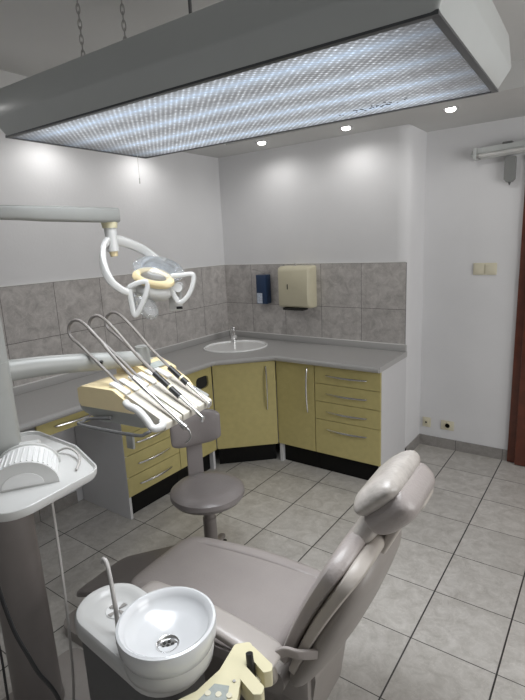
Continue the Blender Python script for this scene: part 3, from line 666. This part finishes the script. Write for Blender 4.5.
# ================================================================ CUSPIDOR
b = B(); prism(b, rounded([(1.12, -3.02), (2.05, -3.02), (2.05, -2.47), (1.12, -2.47)], .06, 6), 0, .05, lambda x, y, z: (x, y, z)); tag(link('floor_plate', b, m_shell, bevel=.008), 'low taupe floor plate carrying the dark column and the spittoon cabinet', 'base plate')
cs = thing('cuspidor_unit', 'spittoon unit: white rounded top over a dark grey cabinet beside the chair', 'cuspidor')
c0, c1 = V(1.668, -2.634), V(1.93, -2.655)
ZP = .60
def stad(r, c0=c0, c1=c1, r1=None):
    d = (c1 - c0).normalized(); n = V(-d.y, d.x); r1 = r1 or r; out = []
    a0 = math.atan2(n.y, n.x)
    for k in range(17): t = a0 + PI*k/16; out.append((c0.x + r*cos(t), c0.y + r*sin(t)))
    for k in range(17): t = a0 + PI + PI*k/16; out.append((c1.x + r1*cos(t), c1.y + r1*sin(t)))
    return out
b = B(); skin(b, [[(x, y, z) for x, y in stad(r)] for r, z in ((.095, .05), (.095, .54), (.09, ZP - .05))]); link('cabinet_body', b, m_unit, cs, smooth=True)
b = B(); skin(b, [[(x, y, z) for x, y in stad(r)] for r, z in ((.100, ZP - .055), (.106, ZP - .05), (.107, ZP - .012), (.100, ZP - .001), (.09, ZP), (.078, ZP - .002), (.068, ZP - .008), (.05, ZP - .012))]); link('white_top', b, m_white, cs, smooth=True)
b = B(); pc = (1.692, -2.630, ZP - .012); lathe(b, [(.001, .001), (.030, .001), (.034, .004), (.036, .0)], pc); link('cup_rest_grille', b, m_pearl, cs, smooth=True)
b = B()
for k in range(8):
    a = 2*PI*k/8; d_ = V(cos(a), sin(a), 0); c_ = V(*pc) + V(0, 0, .0035)
    s = V(-sin(a), cos(a), 0)
    if k % 2 == 0: skin(b, [[c_ + d_*.006 - s*.002, c_ + d_*.030 - s*.008, c_ + d_*.030 + s*.008, c_ + d_*.006 + s*.002], [c_ + d_*.006 - s*.002 + V(0,0,.0008), c_ + d_*.030 - s*.008 + V(0,0,.0008), c_ + d_*.030 + s*.008 + V(0,0,.0008), c_ + d_*.006 + s*.002 + V(0,0,.0008)]])
link('grille_slots', b, m_steel, cs)
BC = (1.935, -2.650, 0)
b = B(); lathe(b, [(.001, .555), (.10, .555), (.118, .575), (.122, .60), (.116, .615), (.001, .615)], BC); link('bowl_collar', b, m_white, cs, smooth=True)
b = B(); lathe(b, [(.001, .612), (.112, .612), (.121, .618), (.130, .640), (.133, .675), (.131, .684), (.124, .686), (.116, .680), (.112, .668), (.105, .655), (.08, .642), (.04, .634), (.028, .630), (.001, .630)], BC, n=64); bw = link('spittoon_bowl', b, m_ceramic, cs, smooth=True)
DC = (1.957, -2.672, .632)
b = B(); lathe(b, [(.001, 0), (.023, 0), (.027, .006), (.030, .007), (.031, .003), (.031, -.002)], DC, n=32); dn = link('drain_cup', b, m_chrome, bw, smooth=True)
b = B()
for k in range(7):
    a = 2*PI*k/6; r = .013 if k < 6 else 0
    cyl(b, (DC[0] + r*cos(a), DC[1] + r*sin(a), DC[2] + .0003), (DC[0] + r*cos(a), DC[1] + r*sin(a), DC[2] + .0012), .0042, n=10)
link('drain_holes', b, m_hole, dn)
b = B(); tube(b, [(1.765, -2.686, ZP - .01), (1.764, -2.684, .65), (1.754, -2.680, .72), (1.740, -2.675, .775), (1.728, -2.672, .796), (1.716, -2.670, .797), (1.710, -2.670, .785)], lambda t: .0062 if t < .85 else .0075, n=12); link('cup_filler_spout', b, m_hose_lt, cs, smooth=True)
b = B(); tube(b, [(1.778, -2.652, ZP - .005), (1.782, -2.652, .635), (1.80, -2.652, .662), (1.815, -2.652, .668)], .0055, n=10); tube(b, [(1.770, -2.68, .615), (1.80, -2.69, .625), (1.812, -2.68, .65)], .004, n=8); link('rinse_spout', b, m_white, cs, smooth=True)

# assistant's holder: cream panel with key pad and prongs
ah = thing('assistant_control_panel', 'cream control panel with grey key pad and prongs holding a black valve', 'control panel')
ZH = .585
def hp_(pts, z0, z1, m, name, parent, bev=.003):
    b = B(); prism(b, pts, z0, z1, lambda x, y, z: (x, y, z)); return link(name, b, m, parent, bevel=bev)
A0 = V(2.088, -2.525)
body = [(2.070, -2.535), (2.100, -2.505), (2.125, -2.520), (2.150, -2.610), (2.195, -2.690), (2.260, -2.80), (2.06, -2.90), (2.03, -2.80), (2.080, -2.70), (2.088, -2.62)]
pn = hp_(rounded(body, .012, 4), ZH - .03, ZH, m_cream2, 'panel_body', ah)
hp_([(2.105, -2.660), (2.140, -2.645), (2.215, -2.775), (2.085, -2.835), (2.070, -2.800), (2.100, -2.735)], ZH, ZH + .0015, m_btn, 'key_pad', ah, .0004)
b = B()
for k in range(12):
    cx0 = 2.115 + (k % 3)*.024 + (k//3)*.010 - .006; cy0 = -2.690 - (k//3)*.032 + (k % 3)*.012 
    lathe(b, [(.001, 0), (.008, 0), (.0075, .0015), (.001, .0015)], (cx0, cy0, ZH + .0015), n=14)
link('keys', b, m_ivory, pn, smooth=True)
hp_(rounded([(2.110, -2.512), (2.195, -2.535), (2.205, -2.552), (2.190, -2.568), (2.125, -2.545)], .006, 3), ZH - .045, ZH + .002, m_cream2, 'holder_prong', ah)
hp_(rounded([(2.135, -2.575), (2.215, -2.600), (2.222, -2.620), (2.205, -2.632), (2.150, -2.615)], .006, 3), ZH - .045, ZH + .002, m_cream2, 'holder_prong', ah)
hp_([(2.120, -2.540), (2.175, -2.560), (2.190, -2.60), (2.145, -2.59)], ZH - .06, ZH - .03, m_towel, 'holder_floor', ah)
b = B(); cyl(b, (2.155, -2.572, ZH - .04), (2.140, -2.560, ZH + .028), .012, .0095, n=14); kn = link('black_valve', b, m_dark, ah, smooth=True)
b = B(); lathe(b, [(.001, .0), (.004, .0), (.004, .002), (.001, .002)], (2.142, -2.628, ZH + .001), n=12); link('screw', b, m_steel, ah)
b = B(); flat_tube(b, [(2.04, -2.72, .50), (2.07, -2.74, .52), (2.10, -2.76, .545)], .05, .03, (0, 0, 1)); link('panel_arm', b, m_unit, ah, smooth=True)

# ================================================================ DENTAL CHAIR
CA = math.radians(3)
ch = thing('dental_chair', 'taupe vinyl dental treatment chair tipped back, pale worn headrest at right', 'dental chair', (2.035, -2.165, 0), CA)
# seat
def fz(t): return .368 + .010*(2*t-1)**2
b = B(); pad(b, lambda t: (-.66 + .68*t, 0, fz(t) - .0), lambda t: .185 + .065*sin(PI*min(1, t*1.25)*.62), lambda t: .038, (0, 1, 0), (0, 0, 1), e=4.5, endr=.10); link('seat_cushion', b, m_vinyl, ch, smooth=True)
b = B()
for s in (-1, 1):
    b = B(); pad(b, lambda t: (-.60 + .60*t, s*(.16 + .055*sin(PI*min(1, t*1.2)*.6)), .402), lambda t: .028, lambda t: .012, (0, 1, 0), (0, 0, 1), e=2.2, endr=.15, n=16); link('seat_bolster', b, m_vinyl, ch, smooth=True)
b = B(); pad(b, lambda t: (-.62 + .66*t, 0, .315), lambda t: .20, lambda t: .035, (0, 1, 0), (0, 0, 1), e=6, endr=.05); link('seat_pan', b, m_shell, ch, smooth=True)
# leg rest hanging down from the seat front
b = B(); pad(b, lambda t: (-.62 - .46*t, 0, .365 - .22*t), lambda t: .185 - .04*t, lambda t: .030, (0, 1, 0), (.38, 0, .925), e=4, endr=.14); link('leg_rest', b, m_vinyl_shaded, ch, smooth=True)
# back rest
ln = math.radians(25.5); ub = V(sin(ln), 0, cos(ln)); nb = V(-cos(ln), 0, sin(ln)); H0 = V(.062, 0, .39)
LB = .50
def bw_(t):
    w_ = .222 + .022*sin(PI*t*.7)
    if t < .84: return w_
    u = (t-.84)/.16; return w_ - .12*(1 - math.sqrt(max(0, 1-u*u*.96)))
def bc(t): return H0 + ub*(LB*t) + nb*(.012*sin(PI*t))
b = B(); pad(b, lambda t: bc(t) + nb*.004, bw_, lambda t: .022 + .012*t, (0, 1, 0), nb, e=4, endr=.10, ns=36); link('back_cushion', b, m_vinyl, ch, smooth=True)
b = B(); pad(b, lambda t: bc(t) - nb*(.032 + .010*t), lambda t: bw_(t) - .003, lambda t: .016 + .008*t, (0, 1, 0), nb, e=6, endr=.06, ns=36); link('back_shell_rim', b, m_shell_lt, ch, smooth=True)
b = B(); pad(b, lambda t: H0 + ub*(-.06 + (LB + .020)*t) - nb*(.050 + .012*sin(PI*t)), lambda t: (bw_(t) - .006)*(1 - .22*t*t), lambda t: .046 + .010*sin(PI*t), (0, 1, 0), nb, e=2.3, endr=.12, ns=36); link('back_shell', b, m_shell, ch, smooth=True)
# neck and headrest
b = B(); pad(b, lambda t: V(.238 + .10*t, 0, .775 + .175*t), lambda t: .118 - .035*t, lambda t: .034, (0, 1, 0), nb, e=3.2, endr=.15); link('neck_cushion', b, m_vinyl_lt, ch, smooth=True)
b = B(); pad(b, lambda t: V(.300 + .115*t, 0, .745 + .235*t), lambda t: .05, lambda t: .014, (0, 1, 0), nb, e=4, endr=.08); rl = link('headrest_rail', b, m_shell_lt, ch, smooth=True)
b = B()
for s in (-.018, .018): cyl(b, V(.335, s, .80), V(.380, s, .895), .004, n=8)
link('rail_slot', b, m_dark, rl, smooth=True)
hu = math.radians(46); uh = V(sin(hu), 0, cos(hu)); nh = V(-cos(hu), 0, sin(hu)); HC = V(.335, 0, .967)
b = B(); pad(b, lambda t: HC + V(0, -.150 + .270*t, 0) + nh*.018, lambda t: .078, lambda t: .038, uh, nh, e=2.6, endr=.22, ns=30); hr = link('headrest_cushion', b, m_vinyl_lt, ch, smooth=True)
b = B(); pad(b, lambda t: HC + V(0, -.144 + .255*t, 0) - nh*.034, lambda t: .078, lambda t: .052, uh, nh, e=3, endr=.2, ns=24); link('headrest_back', b, m_vinyl, ch, smooth=True)
b = B(); pad(b, lambda t: HC + V(0, -.06 + .12*t, 0) - nh*.070, lambda t: .062, lambda t: .018, uh, nh, e=4, endr=.15); f = link('headrest_bracket', b, m_shell_lt, ch, smooth=True)
b = B(); cyl(b, HC - nh*.060 + V(0, -.064, 0), HC - nh*.060 + V(0, -.055, 0), .012); link('bracket_slot', b, m_hole, f)
# arm rest on the near side
b = B(); pad(b, lambda t: (-.43 + .53*t, -.284, .534 - .035*t*t + .01*sin(PI*t)), lambda t: .036 + .012*t, lambda t: .019, (0, 1, 0), (0, 0, 1), e=3.2, endr=.10, ns=30); link('arm_rest', b, m_vinyl_lit, ch, smooth=True)
b = B(); flat_tube(b, [(.02, -.262, .465), (.04, -.262, .43), (.03, -.235, .37), (-.02, -.21, .33)], .06, .03, (0, 1, 0)); link('arm_bracket', b, m_shell_lt, ch, smooth=True)
b = B(); flat_tube(b, [(.085, -.272, .500), (.11, -.262, .515), (.15, -.252, .515), (.19, -.22, .51)], .012, .03, (0, 0, 1), e=5); link('back_strap', b, m_vinyl, ch, smooth=True)
# under-structure
b = B(); box(b, (-.12, -.15, .20), (.12, .15, .34)); link('tilt_carriage', b, m_shell, ch, bevel=.02)
b = B(); prism(b, rounded([(.0, .10), (.10, .06), (.135, .30), (.13, .42), (.05, .40)], .02, 4), -.13, .13, lambda x, z, y: (x, y, z)); link('back_hinge_cover', b, m_shell, ch, bevel=.01)
b = B(); cyl(b, (.02, -.215, .33), (.02, -.13, .33), .050, n=28); pv = link('hinge_disc', b, m_shell, ch, smooth=True)
b = B(); cyl(b, (.02, -.220, .33), (.02, -.214, .33), .012, n=16); link('hinge_screw', b, m_steel, pv, smooth=True)
b = B(); prism(b, rounded([(-.40, .05), (.05, .05), (.0, .30), (-.35, .30)], .03, 4), -.13, .13, lambda x, z, y: (x, y, z)); link('pedestal', b, m_shell, ch, bevel=.012)
b = B(); prism(b, rounded([(-1.10, -.22), (.06, -.22), (.06, .18), (-1.10, .18)], .08, 6), 0, .05, lambda x, y, z: (x, y, z)); link('base_plate', b, m_shell, ch, bevel=.01)

# ================================================================ STOOL
SXc, SYc = 1.262, -1.752
st_ = thing('dentist_stool', 'round grey vinyl swivel stool with a small backrest, in front of the drawers', 'stool', (SXc, SYc, 0), math.radians(152))
ZQ = .47
b = B(); lathe(b, [(.001, ZQ - .052), (.14, ZQ - .052), (.172, ZQ - .046), (.186, ZQ - .026), (.184, ZQ - .004), (.165, ZQ + .013), (.12, ZQ + .018), (.05, ZQ + .016), (.001, ZQ + .016)], n=56); link('seat', b, m_stool, st_, smooth=True)
b = B(); lathe(b, [(.001, .10), (.034, .10), (.034, ZQ - .16), (.028, ZQ - .155), (.028, ZQ - .05), (.001, ZQ - .05)], n=28); link('gas_column', b, m_pillar, st_, smooth=True)
for k in range(5):
    a = 2*PI*k/5 + .62; b = B(); flat_tube(b, [(0, 0, .115), (.10*cos(a), .10*sin(a), .105), (.20*cos(a), .20*sin(a), .075)], lambda t: .05 - .015*t, .03, (0, 0, 1)); lg = link('base_leg', b, m_pillar, st_, smooth=True)
    c_ = V(.195*cos(a), .195*sin(a), .028); s = V(-sin(a), cos(a), 0); b = B(); cyl(b, c_ - s*.018, c_ + s*.018, .027, n=20); cyl(b, c_, c_ + V(0, 0, .045), .008, n=8); link('castor', b, m_dark, lg, smooth=True)
# backrest post (local +x points away from the viewer towards the corner)
b = B(); flat_tube(b, [(.06, 0, ZQ - .065), (.13, 0, ZQ - .06), (.165, 0, ZQ - .02), (.168, 0, ZQ + .10), (.160, 0, ZQ + .26)], .085, .014, (1, 0, .001), e=6); link('back_post', b, m_stool, st_, smooth=True)
def acurve(t): 
    a = (t-.5)*1.15; return V(.155 - .24*(1-cos(a))*.9 - .012, .20*sin(a)/sin(.575)*.66, ZQ + .275)
b = B(); pad(b, lambda t: acurve(t), lambda t: .082 + .014*sin(PI*t), lambda t: .024, (0, 0, 1), lambda t: V(cos((t-.5)*1.15), sin((t-.5)*1.15), 0), e=2.4, endr=.25, ns=30); link('backrest', b, m_stool, st_, smooth=True)

# ================================================================ CABLES
b = B(); tube(b, [(1.52, -2.69, ZS - .022), (1.52, -2.69, .90), (1.517, -2.69, .70), (1.505, -2.69, .45), (1.48, -2.695, .2), (1.45, -2.72, .062), (1.42, -2.80, .056)], .0045, n=8); tag(link('thin_grey_hose', b, m_hose_lt, smooth=True), 'thin pale hose hanging down from the underside of the white tray', 'hose')
b = B(); tube(b, [(1.56, -2.88, ZS - .026), (1.62, -2.92, .91), (1.655, -2.928, .84), (1.673, -2.919, .73), (1.69, -2.903, .65), (1.697, -2.889, .59), (1.716, -2.855, .476), (1.725, -2.84, .25), (1.71, -2.86, .07), (1.80, -2.90, .057)], .0052, n=8); tag(link('thick_black_cable', b, m_dark, smooth=True), 'black cable sagging diagonally across the front of the dark column', 'cable')
b = B(); tube(b, [(1.47, -2.87, ZS - .026), (1.50, -2.905, .90), (1.525, -2.912, .75), (1.544, -2.91, .596), (1.562, -2.919, .488), (1.575, -2.93, .25), (1.58, -2.93, .07), (1.56, -2.96, .056)], .0035, n=8); tag(link('thin_black_cable', b, m_dark, smooth=True), 'thin black cable hanging nearly straight at the lower left corner', 'cable')
